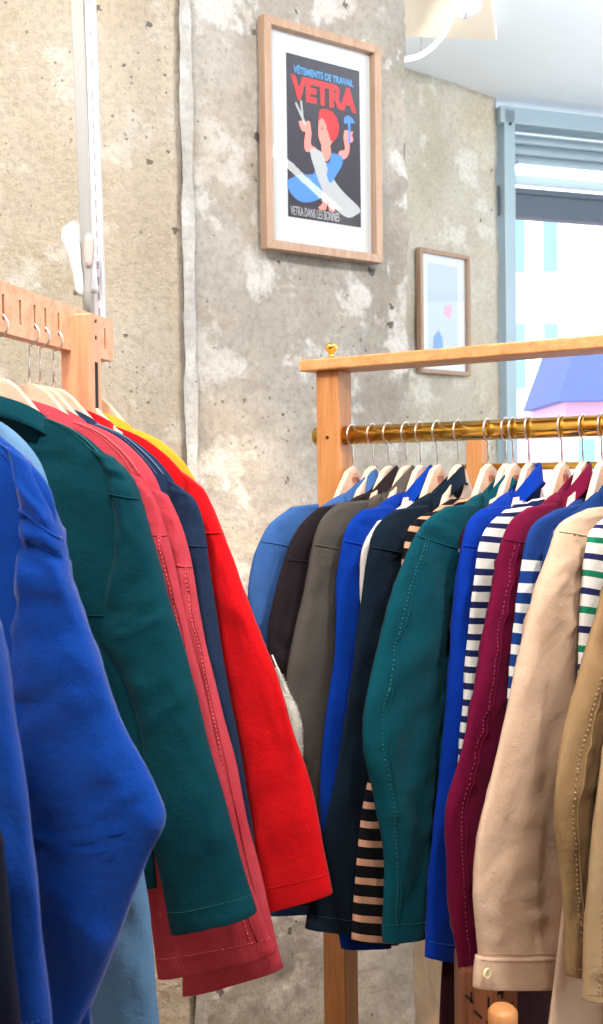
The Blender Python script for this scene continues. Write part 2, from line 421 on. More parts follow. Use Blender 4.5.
sun = bpy.data.lights.new('sun', 'SUN'); sun.energy = 2.2; sun.angle = math.radians(3); so = bpy.data.objects.new('sun', sun); COL.objects.link(so)
so.rotation_euler = Vector((.25, .9, -.75)).to_track_quat('-Z', 'Y').to_euler()
building('street_building', 470, 567, 60, 13, M_bw, M_bw, 'white sunlit facade across the street seen through the shop window', 4, 3)
building('street_building', 566, 720, 402, 9.5, M_bp, M_bw, 'low pink house with slate blue roof across the street', 1, 4, (M_roof, .62), 3)
tag(MB().box((4, 12, -.25), (9, 5.5, .05)).build('street_ground', mat_plain('street_paving', (215, 215, 212), .9)), kind='structure')

# ceiling fixtures ---------------------------------------------------------
cp = [on_z(x, y, 3.0) for x, y in ((395, 36), (497, 41), (488, -30), (395, -30))]
pn = MB().prism([Vector(p) for p in cp], (0, 0, .045)).build('ceiling_panel', M['panel'], None, False, .004)
tag(pn, 'cream flat panel fixed under the blue-white ceiling', 'ceiling panel')
led = [on_z(x, y, 2.95) for x, y in ((461, -22), (455, 2), (450, 20), (442, 36), (430, 49), (416, 57), (395, 61))]
fine = []
for i in range(len(led) - 1):
    for k in range(6):
        t_ = k / 6; p0 = led[max(0, i - 1)]; p1 = led[i]; p2 = led[i + 1]; p3 = led[min(len(led) - 1, i + 2)]
        fine.append(.5 * ((2 * p1) + (p2 - p0) * t_ + (2 * p0 - 5 * p1 + 4 * p2 - p3) * t_ * t_ + (3 * p1 - p0 - 3 * p2 + p3) * t_ ** 3))
fine.append(led[-1])
nl = thing('curved_light_tube', fine[0], 'glowing white curved tube light hanging just below the ceiling', 'light')
MB().tube(fine, .008, 10).build('tube', M['tube'], nl, True)
for q in (8, 28): MB().tube([fine[q], fine[q] + Vector((0, 0, .06 if q < 20 else .1))], .002, 6).build('cord', M['grey_metal'], nl, True)
sp_ = on_z(470, 8, 2.94)
sl_ = thing('ceiling_spotlight', sp_, 'small white spotlight on the cream ceiling panel', 'spotlight')
sax = Vector((.75, .1, .3)).normalized()
MB().lathe(sp_ - sax * .03, [(.024, 0), (.027, .01), (.024, .05), (.015, .065)], sax, 20).build('lamp_head', M['white'], sl_, True)
MB().lathe(sp_ - sax * .035, [(.02, 0), (.02, .004)], sax, 20).build('lens', M['tube'], sl_, True)
MB().tube([sp_ + sax * .0, sp_ + Vector((.0, 0, .06))], .006, 8).build('bracket', M['grey_metal'], sl_, True)

# ------------------------------------------------------------------ pictures
def up(): return Vector((0, 0, 1))
GN = Vector((GD.y, -GD.x, 0))
def picture(name, label, A, d, n, w, h, ztop_, fw, depth, mfr, group=None):
    r = thing(name, A + Vector((0, 0, ztop_ - h)), label, 'framed picture', group)
    mb = MB(); o0, o1 = A + n * .012, A + n * (.012 + depth)
    z1, z0 = ztop_, ztop_ - h
    def pt(s, z): return A + d * s + Vector((0, 0, z)) + n * .012
    for poly in ([(0, z0), (fw, z0 + fw), (fw, z1 - fw), (0, z1)], [(w, z0), (w - fw, z0 + fw), (w - fw, z1 - fw), (w, z1)],
                 [(0, z0), (w, z0), (w - fw, z0 + fw), (fw, z0 + fw)], [(0, z1), (w, z1), (w - fw, z1 - fw), (fw, z1 - fw)]):
        mb.prism([pt(*q) for q in poly], n * depth)
    mb.build('frame', mfr, r, False, .0015)
    return r, pt
pA = on_plane(264, 13, GP + GN * .042, GD); pB = on_plane(381, 45, GP + GN * .042, GD); pC = on_plane(263, 247, GP + GN * .042, GD)
pw = (pB - pA).dot(GD); ph = pA.z - pC.z
A0 = Vector((pA.x, pA.y, 0)) - GN * .042
pic, ppt = picture('framed_poster', 'oak framed advertising poster on the grey concrete pillar, red headline on dark ground', A0, GD, GN, pw, ph, pA.z, .022, .03, M['frame'])
z1 = pA.z; z0 = z1 - ph
def pr(u, v, lift): return A0 + GD * (pw * u) + Vector((0, 0, z0 + ph * v)) + GN * lift
MB().prism([pr(.04, .03, .016), pr(.96, .03, .016), pr(.96, .97, .016), pr(.04, .97, .016)], GN * .003).build('mount', mat_plain('white_mount', (196, 200, 202), .8), pic)
# poster sheet in its own 0-1 coordinates
pu0, pu1, pv0, pv1 = .215, .845, .16, .875
def po(u, v, lift=0.0): return pr(pu0 + (pu1 - pu0) * u, pv0 + (pv1 - pv0) * v, .0205 + lift)
m_dk = mat_plain('poster_ink_dark', (42, 40, 54), .7); m_rd = mat_plain('poster_ink_red', (200, 32, 40), .7); m_bl = mat_plain('poster_ink_blue', (70, 150, 215), .7)
m_fl = mat_plain('poster_ink_pink', (240, 140, 130), .7); m_wt = mat_plain('poster_ink_white', (172, 176, 180), .7); m_b2 = mat_plain('poster_ink_cobalt', (70, 130, 210), .7); m_b3 = mat_plain('poster_ink_pale_blue', (140, 176, 220), .7)
sheet = MB().prism([po(0, 0, -.001), po(1, 0, -.001), po(1, 1, -.001), po(0, 1, -.001)], GN * .001).build('poster', m_dk, pic)
PW = pw * (pu1 - pu0); PH = ph * (pv1 - pv0)
def smooth_poly(pts, n=5):
    out = []; N = len(pts)
    for i in range(N):
        p0, p1, p2, p3 = [Vector(pts[(i + q) % N] + (0,)) for q in (-1, 0, 1, 2)]
        for k in range(n):
            t_ = k / n; out.append(tuple((.5 * ((2 * p1) + (p2 - p0) * t_ + (2 * p0 - 5 * p1 + 4 * p2 - p3) * t_ ** 2 + (3 * p1 - p0 - 3 * p2 + p3) * t_ ** 3))[:2]))
    return out
def ink(name, pts, m, lift, sm_=True):
    p = smooth_poly(pts) if sm_ else pts
    return MB().prism([po(u, v, lift) for u, v in p], GN * .0003).build(name, m, sheet)
ink('cape', [(.32, .44), (.36, .3), (.2, .27), (0.0, .22), (.04, .14), (.2, .1), (.42, .14), (.56, .24), (.72, .36), (.74, .42), (.6, .44), (.56, .38), (.46, .38)], m_b2, .0003)
ink('legs', [(.47, .22), (.46, .12), (.4, .08), (.5, .075), (.52, .14), (.53, .2), (.55, .14), (.55, .075), (.63, .08), (.6, .13), (.59, .22)], m_fl, .0005)
ink('sash', [(.3, .43), (.46, .43), (.54, .33), (.72, .22), (.98, .12), (.93, .075), (.8, .05), (.62, .1), (.46, .2), (.37, .3)], m_wt, .0007)
ink('drape', [(.6, .43), (.74, .43), (.7, .36), (.58, .25), (.52, .3), (.56, .36)], m_b2, .0009)
ink('arm', [(.3, .42), (.24, .42), (.22, .46), (.24, .53), (.27, .56), (.32, .55), (.31, .47), (.38, .45), (.4, .42)], m_fl, .0006)
ink('arm', [(.7, .42), (.78, .42), (.84, .47), (.84, .54), (.8, .56), (.77, .53), (.78, .48), (.7, .46)], m_fl, .0006)
ink('hand', [(.17, .56), (.2, .54), (.28, .54), (.31, .57), (.29, .61), (.24, .6), (.18, .6), (.15, .59)], m_fl, .0010)
ink('hand', [(.76, .55), (.78, .53), (.86, .53), (.9, .55), (.88, .58), (.9, .6), (.84, .6), (.78, .6)], m_fl, .0010)
ink('neck', [(.46, .49), (.56, .49), (.58, .43), (.52, .38), (.46, .43)], m_fl, .0008)
ink('face', [(.42, .62), (.41, .56), (.42, .51), (.48, .47), (.56, .48), (.62, .53), (.62, .6), (.56, .65), (.46, .66)], m_fl, .0011)
ink('hair', [(.42, .655), (.41, .62), (.46, .645), (.51, .62), (.55, .56), (.58, .52), (.63, .52), (.69, .58), (.68, .65), (.6, .7), (.5, .705), (.43, .69)], m_rd, .0014)
ink('eye', [(.455, .58), (.465, .573), (.475, .58), (.465, .59)], m_dk, .0015); ink('eye', [(.52, .58), (.53, .573), (.54, .58), (.53, .59)], m_dk, .0015)
ink('scissors', [(.1, .7), (.12, .71), (.25, .59), (.23, .575)], m_wt, .0012, False); ink('scissors', [(.17, .725), (.195, .725), (.22, .59), (.2, .58)], m_wt, .0013, False)
ink('hammer', [(.77, .68), (.82, .7), (.88, .69), (.93, .66), (.86, .655), (.855, .52), (.825, .52), (.825, .65), (.77, .64)], m_b2, .0012, False)
text_obj('VETRA', 'headline', m_rd, sheet, po(.5, .8, .0008), GD, up(), PH * .15, PW * .9, .05)
text_obj('VÊTEMENTS DE TRAVAIL', 'caption', m_bl, sheet, po(.5, .915, .0008), GD, up(), PH * .055, PW * .82, .02)
text_obj('VETRA DANS LES BONNES', 'caption', m_wt, sheet, po(.36, .04, .0008), GD, up(), PH * .055, PW * .66, .0)
MB().prism([pr(.05, .04, .028), pr(.95, .04, .028), pr(.95, .96, .028), pr(.05, .96, .028)], GN * .002).build('glass', M['glass'], pic)

RN = Vector((RD.y, -RD.x, 0))
qA = on_plane(420, 247, RC + RN * .035, RD); qB = on_plane(470, 257, RC + RN * .035, RD); qC = on_plane(417, 372, RC + RN * .035, RD)
A1 = Vector((qA.x, qA.y, 0)) - RN * .035; w2 = (qB - qA).dot(RD); h2 = qA.z - qC.z
pic2, pt2 = picture('framed_print', 'pale print in a thin oak frame on the alcove wall behind the rack', A1, RD, RN, w2, h2, qA.z, .016, .025, M['frame'])
def p2(u, v, l): return A1 + RD * (w2 * u) + Vector((0, 0, qA.z - h2 + h2 * v)) + RN * l
MB().prism([p2(.05, .03, .016), p2(.95, .03, .016), p2(.95, .97, .016), p2(.05, .97, .016)], RN * .002).build('mount', mat_plain('pale_blue_white_mount', (222, 230, 240), .7), pic2)
MB().prism([p2(.2, .1, .0185), p2(.8, .1, .0185), p2(.8, .9, .0185), p2(.2, .9, .0185)], RN * .0005).build('print', mat_plain('pale_print_ink', (196, 210, 232), .7), pic2)
MB().prism([p2(*q, .0195) for q in ((.28, .12), (.5, .12), (.48, .3), (.4, .36), (.3, .3))], RN * .0004).build('print_motif', mat_plain('print_blue', (120, 165, 225), .7), pic2)
MB().prism([p2(*q, .0195) for q in ((.5, .5), (.62, .46), (.7, .52), (.66, .58), (.54, .57))], RN * .0004).build('print_motif', mat_plain('print_rose', (220, 180, 200), .7), pic2)
MB().prism([p2(.07, .05, .024), p2(.93, .05, .024), p2(.93, .95, .024), p2(.07, .95, .024)], RN * .002).build('glass', M['glass'], pic2)

# ------------------------------------------------------------------ right rack
RR = Vector((.834, -.552, 0)).normalized(); RB = Vector((.552, .834, 0)).normalized()    # along the rail, away from us
R0 = Vector((.065, 2.12, 0)); ZROD = 1.534; ZP = 1.657
def rail_px(px):
    p = on_plane(px, 470, R0, RR); return Vector((p.x, p.y, 0))
rack = thing('clothes_rack', R0, 'oak clothes rack with flat top board and polished brass rail', 'clothes rack')
MB().box(R0 + Vector((0, 0, (ZP + FL) / 2)), (.025, .025, (ZP - FL) / 2), RR, RB).build('post', M['woodv'], rack, False, .003)
MB().box(R0 + RR * 1.6 + Vector((0, 0, (ZP + FL) / 2)), (.025, .025, (ZP - FL) / 2), RR, RB).build('post', M['woodv'], rack, False, .003)
tb = obj('top_board', *(lambda m: (m.v, m.f))(MB().box(R0 + RR * .785 + RB * .0 + Vector((0, 0, ZP + .011)), (.835, .045, .011), RR, RB)), M['wood'], rack, False, None, .003)
MB().tube([R0 - RR * .04 + Vector((0, 0, ZROD)), R0 + RR * 1.66 + Vector((0, 0, ZROD))], .0178, 28).build('brass_rail', M['brass'], rack, True)
kn = R0 + RR * .002 - RB * .01 + Vector((0, 0, ZP + .022))
MB().lathe(kn, [(.013, 0), (.013, .003), (.006, .005), (.0045, .012), (.009, .016), (.0125, .022), (.0115, .028), (.006, .032)], (0, 0, 1), 20).build('finial', M['brass'], rack, True)
MB().lathe(R0 + Vector((0, 0, 1.53)) - RB * .025 + RR * 0.0, [(.0035, 0), (.0035, .001)], -RB, 12).build('screw_cap', M['dark'], rack)
MB().box(R0 + RR * .8 + Vector((0, 0, .12)), (.79, .015, .03), RR, RB).build('lower_rail', M['wood'], rack, False, .003)
# second, lower rack behind
B0p = on_plane(477, 458, R0 + RB * .62, RR); B0 = Vector((B0p.x, B0p.y, 0)); zb0 = at(477, 440, B0.y).z; zb1 = on_plane(540, 466, B0 - RB * .03, RR).z
rk2 = thing('clothes_rack', B0, 'lower rack of orange wood with thin brass rail seen behind the hangers', 'clothes rack')
MB().box(B0 + Vector((0, 0, (zb0 + FL) / 2)), (.02, .02, (zb0 - FL) / 2), RR, RB).build('post', M['woodv'], rk2, False, .003)
MB().box(B0 + RR * 1.2 + Vector((0, 0, (zb0 + FL) / 2)), (.02, .02, (zb0 - FL) / 2), RR, RB).build('post', M['woodv'], rk2, False, .003)
MB().tube([B0 - RR * .03 + Vector((0, 0, zb1)), B0 + RR * 1.23 + Vector((0, 0, zb1))], .0085, 16).build('brass_rail', M['brass'], rk2, True)

# ------------------------------------------------------------------ left rack
LD = Vector((.22, .975, 0)).normalized(); LH = Vector((LD.y, -LD.x, 0))      # along the rack; hanger axis, towards the middle of the room
L0 = Vector((-.427, 1.56, 0))
def rack_l(Y): return L0 + LD * ((Y - 1.56) / LD.y)
ZB1, ZB0 = 1.735, 1.663
lr = thing('clothes_rack', rack_l(1.8), 'pale beech wall rack with slots in its beam for the hanger hooks', 'clothes rack')
slots = [rack_l(y) for y in (.93, 1.03, 1.17, 1.27, 1.37, 1.47, 1.56, 1.61, 1.655, 1.69, 1.735, 1.875, 1.915)]
ys = [(p - L0).dot(LD) for p in slots]; e0 = (rack_l(.75) - L0).dot(LD); e1 = (rack_l(1.95) - L0).dot(LD)
mb = MB()
def bb(a, b, za, zb): mb.box(L0 + LD * ((a + b) / 2) + Vector((0, 0, (za + zb) / 2)), ((b - a) / 2, .011, (zb - za) / 2), LD, LH)
bb(e0, e1, ZB1 - .018, ZB1); bb(e0, e1, ZB0, ZB0 + .018)
cur = e0
for y in ys: bb(cur, y - .0035, ZB0 + .018, ZB1 - .018); cur = y + .0035
bb(cur, e1, ZB0 + .018, ZB1 - .018)
mb.build('beam', M['beech'], lr)
pc = rack_l(1.80) + LH * .018
MB().box(pc + Vector((0, 0, (1.722 + FL) / 2)), (.026, .022, (1.722 - FL) / 2), LH, LD).build('post', M['beechv'], lr, False, .003)
pc0 = rack_l(.85) + LH * .018
MB().box(pc0 + Vector((0, 0, (1.722 + FL) / 2)), (.026, .022, (1.722 - FL) / 2), LH, LD).build('post', M['beechv'], lr, False, .003)
for z in (1.712, 1.685):
    MB().lathe(pc + LH * .026 + Vector((0, 0, z)), [(.0035, 0), (.0035, .0012), (.002, .002)], LH, 12).build('screw', M['screw'], lr, True)
MB().box(pc + LH * .026 + Vector((0, 0, 1.57)), (.001, .005, .075), LH, LD).build('groove', M['dark'], lr)
# hanging perforated track and back strip
def strip(px0, py0, px1, py1, Y, w, th, name, label, m, holes=False):
    P0 = at(px0, py0, Y); P1 = at(px1, py1, Y); ax = (P1 - P0).normalized(); side = Vector((1, 0, 0)); nn = ax.cross(side).normalized(); side = nn.cross(ax).normalized()
    top = P0 + (P0 - P1).normalized() * ((ZC - P0.z) / abs(ax.z))
    r = thing(name, P1, label, 'shelf track')
    MB().box((top + P1) / 2, ((top - P1).length / 2, w / 2, th / 2), ax, side, nn).box((top + P1) / 2 + side * (w / 2) - nn * 0, ((top - P1).length / 2, .0015, th / 2 + .003), ax, side, nn).build('rail', m, r, False, .001)
    if holes:
        hb = MB(); n = int((top - P1).length / .028)
        fwd = nn if nn.y < 0 else -nn
        for k in range(1, n): hb.box(P1 - ax * (k * .028) + fwd * (th / 2 + .0003), (.007, .0016, .0004), ax, side, nn)
        hb.build('slots', mat_plain('track_slot', (150, 144, 156), .8), r)
    return r
strip(90, 0, 101, 343, 2.02, .017, .012, 'shelf_track', 'white perforated track hanging down to the end of the beech rack', M['white'], True)
strip(77, 0, 90, 330, 2.06, .022, .01, 'shelf_track', 'flat pale grey strip just left of the white perforated track', M['grey_metal'])
# white clip
cpo = at(78, 290, 1.97)
cl = thing('plastic_clip', cpo, 'white plastic clip with oval paddle clipped on the hanging track', 'clip')
def blob(rows, Y, th, name, m, par):
    vs, fs = [], []; N = 20
    for (xl, xr, y) in rows:
        L, Rr = at(xl, y, Y), at(xr, y, Y); c = (L + Rr) / 2; a = (Rr - L) / 2
        for k in range(N):
            q = 2 * PI * k / N; vs.append(c + a * math.cos(q) + Vector((0, -1, 0)) * th * math.sin(q))
    for i in range(len(rows) - 1):
        for k in range(N):
            k2 = (k + 1) % N; fs.append((i * N + k, i * N + k2, (i + 1) * N + k2, (i + 1) * N + k))
    fs.append(tuple(range(N))); fs.append(tuple((len(rows) - 1) * N + k for k in range(N)))
    return obj(name, vs, fs, m, par)
blob([(87, 91, 233), (83, 94, 238), (82, 95, 248), (82, 94, 260), (84, 92, 272), (84, 91, 290), (84, 91, 314)], 1.96, .004, 'paddle', M['grey_metal'], cl)
blob([(86, 92, 235.5), (84.5, 93, 241), (84, 93, 250), (85, 92, 261), (86, 91, 267)], 1.955, .002, 'pad', mat_plain('clip_pad', (190, 172, 166), .6), cl)
blob([(72, 76, 222), (65, 79, 226), (61, 80, 233), (61, 79, 240), (66, 80, 250), (70, 81, 262), (73, 83, 275), (75, 84, 290), (79, 84, 296)], 2.0, .008, 'jaw', M['white'], cl)
blob([(90, 95, 262), (90, 97, 275), (90, 98, 288), (91, 97, 293)], 2.0, .004, 'jaw', M['white'], cl)

# ------------------------------------------------------------------ hangers
def hanger(P, h, ztop_, zhook, rhook, label, group, half=.185, mark=True, front=None, prof=None, dn=.05, hs=-1):
    """P: point on the rail (xy), h: hanger axis, ztop_: top of the wooden head, zhook: centre of the hook's curve"""
    h = Vector(h).normalized(); n = Vector((h.y, -h.x, 0)); th = .0055
    if front is None: front = n if n.y < 0 else -n
    base = Vector((P[0], P[1], ztop_))
    r = thing('clothes_hanger', base, label, 'hanger', group)
    def arm(x):
        for (a0, w0), (a1, w1) in zip(prof[:-1], prof[1:]):
            if w0 <= x <= w1: return -dn - a0 - (a1 - a0) * (x - w0) / max(1e-6, w1 - w0)
        return -dn
    top = []; bot = []
    for q in range(9):
        x = half * (1 - q / 8); a_ = arm(x) - .020
        hump = math.exp(-(x / (.054 if mark else .056)) ** 2.4)
        top.append((-x, a_ * (1 - hump) + 0 * hump - .0)); bot.append((-x, min(a_ - (.010 + .02 * (1 - x / half)), top[-1][1] - .01)))
    top[0] = (-half * .995, top[0][1] - .004)
    tp = top + [(-x, z) for x, z in reversed(top)]; bt = bot + [(-x, z) for x, z in reversed(bot[:-1])]
    poly = [base + h * x + Vector((0, 0, z)) for x, z in tp] + [base + h * x + Vector((0, 0, z)) for x, z in reversed(bt)]
    MB().prism([p - front * th for p in poly], front * th * 2).build('wooden_body', M['hanger'], r, False, .002)
    # hook
    pts = [base + Vector((0, 0, -.004)), base + Vector((0, 0, max(.012, (zhook - ztop_ - rhook) * .6)))]
    for k in range(0, 11):
        a = -PI / 2 + (PI * 1.42) * k / 10
        pts.append(Vector((P[0], P[1], zhook)) + h * (hs * rhook * math.cos(a)) + Vector((0, 0, rhook * math.sin(a))))
    MB().tube(pts, .0016, 8).build('hook', M['steel'], r, True)
    if mark:
        cc = base + Vector((0, 0, -.026)) + front * th
        dsc = MB().lathe(cc, [(.0145, 0), (.0145, .0006)], front, 28).build('logo_disc', M['disc'], r)
        dx = up().cross(front) 
        text_obj('VETRA', 'logo_text', M['brand'], dsc, cc + front * .0008, dx, up(), .011, .025, .01, .0003)
    return r

# ------------------------------------------------------------------ garments
def cr(vals, t):
    n = len(vals) - 1; i = min(int(t), n - 1); f = t - i
    p0, p1, p2, p3 = vals[max(0, i - 1)], vals[i], vals[i + 1], vals[min(n, i + 2)]
    return .5 * ((2 * p1) + (p2 - p0) * f + (2 * p0 - 5 * p1 + 4 * p2 - p3) * f * f + (3 * p1 - p0 - 3 * p2 + p3) * f ** 3)
def cloth(name, rows, nrm, m, parent, amp=.006, seed=0, sub=7, N=36, hem=True, fold=1.0, pw_=.75, stretch=(17, 3.6)):
    """closed fabric tube through rows (L, R, half thickness); returns object and its grid of world points"""
    nrm = Vector(nrm).normalized(); K = len(rows) - 1; T = K * sub; grid = []; uvs = []; v = 0.0; last = None
    Ls = [Vector(r[0]) for r in rows]; Rs = [Vector(r[1]) for r in rows]; ts = [r[2] for r in rows]
    off = Vector((seed * 7.31, seed * 3.17, seed * 1.93))
    for i in range(T + 1):
        t_ = i / sub
        L, Rr, th = cr(Ls, t_), cr(Rs, t_), max(.002, cr(ts, t_)); c = (L + Rr) / 2; a = (Rr - L) / 2
        if last is not None: v += (c - last).length if i > sub else (c - last).length
        last = c; ring = []; ramp_ = min(1, i / (sub * 1.3)); wid = a.length * 2; per = wid * 2.1
        for k in range(N):
            q = 2 * PI * k / N; cx, sx = math.cos(q), math.sin(q)
            p = c + a * (math.copysign(abs(cx) ** pw_, cx)) + nrm * (th * math.copysign(abs(sx) ** .85, sx))
            s = a.normalized().dot(p); side = 1 if sx > 0 else -1
            w1 = noise.noise(Vector((s * stretch[0] + side * 5, v * stretch[1], seed * 3.7)) )
            w2 = 1 - abs(noise.noise(Vector((s * 22 + v * 14, v * 12 - s * 9, seed * 5.1 + side * 3)))) * 2
            w3 = noise.noise(Vector((s * 55, v * 30, seed * 2.2 + side)))
            d = (w1 * 1.0 + (max(0, w2) ** 4) * .55 * fold + w3 * .18) * amp * ramp_; d = max(d, -.55 * th)
            if hem: d *= .45 + .55 * min(1, (T - i) / (sub * .8))
            edge = abs(cx) ** 6
            p = p + nrm * (side * d * (1 - edge)) + a.normalized() * (noise.noise(Vector((v * 11, seed, side * cx))) * .003 * ramp_ * (1 if cx > 0 else -1))
            ring.append(p); uvs.append((k / N * per, v))
        grid.append(ring)
    vs = [p for r in grid for p in r]; fs = []
    R_ = len(grid)
    for i in range(R_ - 1):
        for k in range(N):
            k2 = (k + 1) % N; fs.append((i * N + k, i * N + k2, (i + 1) * N + k2, (i + 1) * N + k))
    fs.append(tuple(range(N))[::-1])
    if hem:                                            # turned-in edge so the opening shows cloth thickness
        c = sum(grid[-1], Vector()) / N; axd = (sum(grid[-4], Vector()) / N - c).normalized()
        for q, (sc_, dz) in enumerate(((.985, -.001), (.93, .0), (.72, .010), (.4, .03))):
            b = len(vs)
            for k in range(N):
                p = grid[-1][k]; vs.append(c + (p - c) * sc_ + axd * dz); uvs.append((k / N * per, v))
            for k in range(N):
                k2 = (k + 1) % N; fs.append((b - N + k, b - N + k2, b + k2, b + k))
    fs.append(tuple(len(vs) - N + k for k in range(N)))
    o = obj(name, vs, fs, m, parent, True, uvs)
    return o, grid
def seam(pts, m, parent, r=.0011, name='stitching'):
    return MB().tube(pts, r, 6).build(name, m, parent, True)
def dashes(pts, m, parent, r=.0007, name='stitching', step=.0036):
    mb = MB(); acc = 0; seg_ = []
    for a, b in zip(pts[:-1], pts[1:]):
        L = (b - a).length; 
        if L < 1e-6: continue
        d = (b - a) / L; s = (step - acc) if acc else 0
        while s + step * .6 < L:
            mb.tube([a + d * s, a + d * (s + step * .6)], r, 4); s += step
        acc = 0
    return mb.build(name, m, parent, True) if mb.v else None
def outline_ring(grid, i, N, k0, k1, lift, nrm):
    out = []
    ks = range(k0, k1 + 1)
    c = sum(grid[i], Vector()) / len(grid[i])
    for k in ks:
        p = grid[i][k % N]; out.append(p + (p - c).normalized() * lift)
    return out

BODY_L = [(0, .05), (.010, .085), (.026, .12), (.046, .147), (.07, .17), (.1, .188), (.14, .198), (.22, .2), (.4, .21), (.66, .225)]
BODY_R = [(0, .045), (.008, .08), (.018, .11), (.03, .15), (.045, .182), (.068, .2), (.11, .205), (.2, .2), (.4, .21), (.62, .222)]
def collar(P, h, zb, m, parent, hc=.038, a=.056, b=.028, leaf=.034, name='collar', ribbed=False, fs=-1, lean=0):
    """stand and folded leaf around the neck; the leaf's points hang at the front side"""
    h = Vector(h); n = Vector((h.y, -h.x, 0)); n = (n if n.y < 0 else -n) * fs; vs, fs = [], []; N = 40
    prof = [(-.004, -.012), (-.003, hc * .5), (-.001, hc * .92), (.002, hc), (.006, hc * .93), (.009, hc * .5), (.013, hc - leaf), (.0105, hc - leaf - .001), (.006, hc * .45), (.001, -.012)] if not ribbed else \
           [(-.002, -.014), (-.001, .0), (.002, .006), (.006, .002), (.004, -.014)]
    K = len(prof)
    for k in range(N):
        q = 2 * PI * k / N; e = Vector((math.cos(q), math.sin(q)))
        u_ = (1 + lean * math.cos(q)) / 2; tilt = (.34 + .66 * u_ ** .7) if lean else 1
        fl = 1.0 + .35 * max(0, math.sin(q)) ** 3 if not ribbed else 1
        drop = -.03 * max(0, .5 + .5 * math.sin(q)) ** 2 if not ribbed else -.012 * max(0, math.sin(q))
        slope = -.018 * abs(math.cos(q)) ** 2 - (.012 * (1 - u_) if lean else 0)
        for i, (o_, z) in enumerate(prof):
            zz = z * tilt if z > 0 else z
            if i in (6, 7): zz -= (fl - 1) * .03
            p = Vector((P[0], P[1], zb)) + h * (e.x * (a + o_)) + n * (e.y * (b + o_)) + Vector((0, 0, zz + drop + slope * (1 if i in (5, 6, 7, 0, 8, 9) else .35)))
            vs.append(p)
    for k in range(N):
        k2 = (k + 1) % N
        for i in range(K):
            i2 = (i + 1) % K; fs.append((k * K + i, k * K + i2, k2 * K + i2, k2 * K + i))
    uv = [(0.3 * (j // K) / N, .5 + .01 * (j % K)) for j in range(len(vs))]
    return obj(name, vs, fs, m, parent, True, uv)

def garment(kind, label, cat, group, P, h, zn, m, near, dplane, rows, th=.017, wide=0.0, length=None, prof=BODY_R, seed=1,
            col=True, stitch=None, amp=.0075, flare=0, bth=.016, ribbed=False, farsleeve=True, P0=None, line=False, sr=9):
    """near: sign along h of the shoulder whose sleeve the photo shows; rows: (xl,yl,xr,yr) outline rows of that sleeve, put in its own hanging plane"""
    h = Vector(h).normalized(); n = Vector((h.y, -h.x, 0)); P = Vector((P[0], P[1], 0))
    r = thing(kind, (P.x, P.y, zn), label, cat, group)
    zend = length or prof[-1][0]
    br = []
    for i, (dz, w) in enumerate(prof):
        dz2 = dz if i < len(prof) - 1 else zend
        w2_ = w + wide * min(1, dz / .1) + flare * (dz2 / .7) ** 2
        c = P + Vector((0, 0, zn - dz2)); tt = bth * min(1, .62 + dz * 4)
        br.append((c - h * w2_, c + h * w2_, tt))
    body, bg = cloth('body', br, n, m, r, amp * .8, seed + .3, 5, 40)
    tip = P + h * near * (.19 + wide)
    S = P0 if P0 is not None else tip
    dp = Vector(dplane).normalized(); sn = Vector((dp.y, -dp.x, 0))
    srows = []
    for i, (xl, yl, xr, yr) in enumerate(rows):
        t_ = th * min(1, .55 + .3 * i)
        srows.append((on_plane(xl, yl, S, dp), on_plane(xr, yr, S, dp), t_))
    slv, sg = cloth('sleeve', srows, sn, m, r, amp, seed, 7, 36)
    parts = {'root': r, 'body': body, 'bg': bg, 'sleeve': slv, 'sg': sg, 'sn': sn, 'P': P, 'n': n, 'h': h}
    if farsleeve:
        fr = []
        ft = P - h * near * (.19 + wide)
        for dz, o_, w, t_ in ((.075, 0, .012, .008), (.10, .012, .045, .014), (.16, .02, .065, .017), (.28, .028, .07, .017), (.42, .03, .062, .016), (.56, .034, .055, .015), (.645, .034, .055, .014)):
            c = ft - h * near * o_ + Vector((0, 0, zn - dz)); fr.append((c - h * w, c + h * w, t_))
        cloth('sleeve', fr, n, m, r, amp, seed + 9, 5, 28)
    if col: collar(P + (Vector((.834, -.552, 0)) * .020 - Vector((.552, .834, 0)) * .012 if prof is BODY_R else Vector()), h, zn, m, r, ribbed=ribbed, hc=.06 if prof is BODY_R else .042, a=.040 if prof is BODY_R else .068, b=.018 if prof is BODY_R else .028, lean=0 if ribbed else (1 if prof is BODY_R else -1), name='neckband' if ribbed else 'collar')
    sm_ = stitch or m
    # armhole seam, hem stitching and a line of stitching down the sleeve
    side = 1 if sn.y < 0 else -1
    ks = (1, 17) if side > 0 else (19, 35)
    if not ribbed:
        seam(outline_ring(sg, sr, 36, ks[0], ks[1], .0002, sn), m, slv, .0016, 'armhole_seam')
        hp = outline_ring(sg, len(sg) - 3, 36, ks[0], ks[1], .0006, sn); dashes(hp, sm_, slv, .0008, 'hem_stitching')
        kk = (ks[0] + 3) if side * 1 > 0 else (ks[1] - 3)
        kk = 12 if near < 0 else 4
        ln = [sg[i][kk] + sn * side * .0006 for i in range(9, len(sg) - 2)]
        ln2 = [sg[i][kk + 1] + sn * side * .0006 for i in range(9, len(sg) - 2)]
        if line: seam(ln, m, slv, .0012, 'sleeve_seam'); dashes(ln2, sm_, slv, .0011, 'sleeve_stitching', .0065)
    return parts

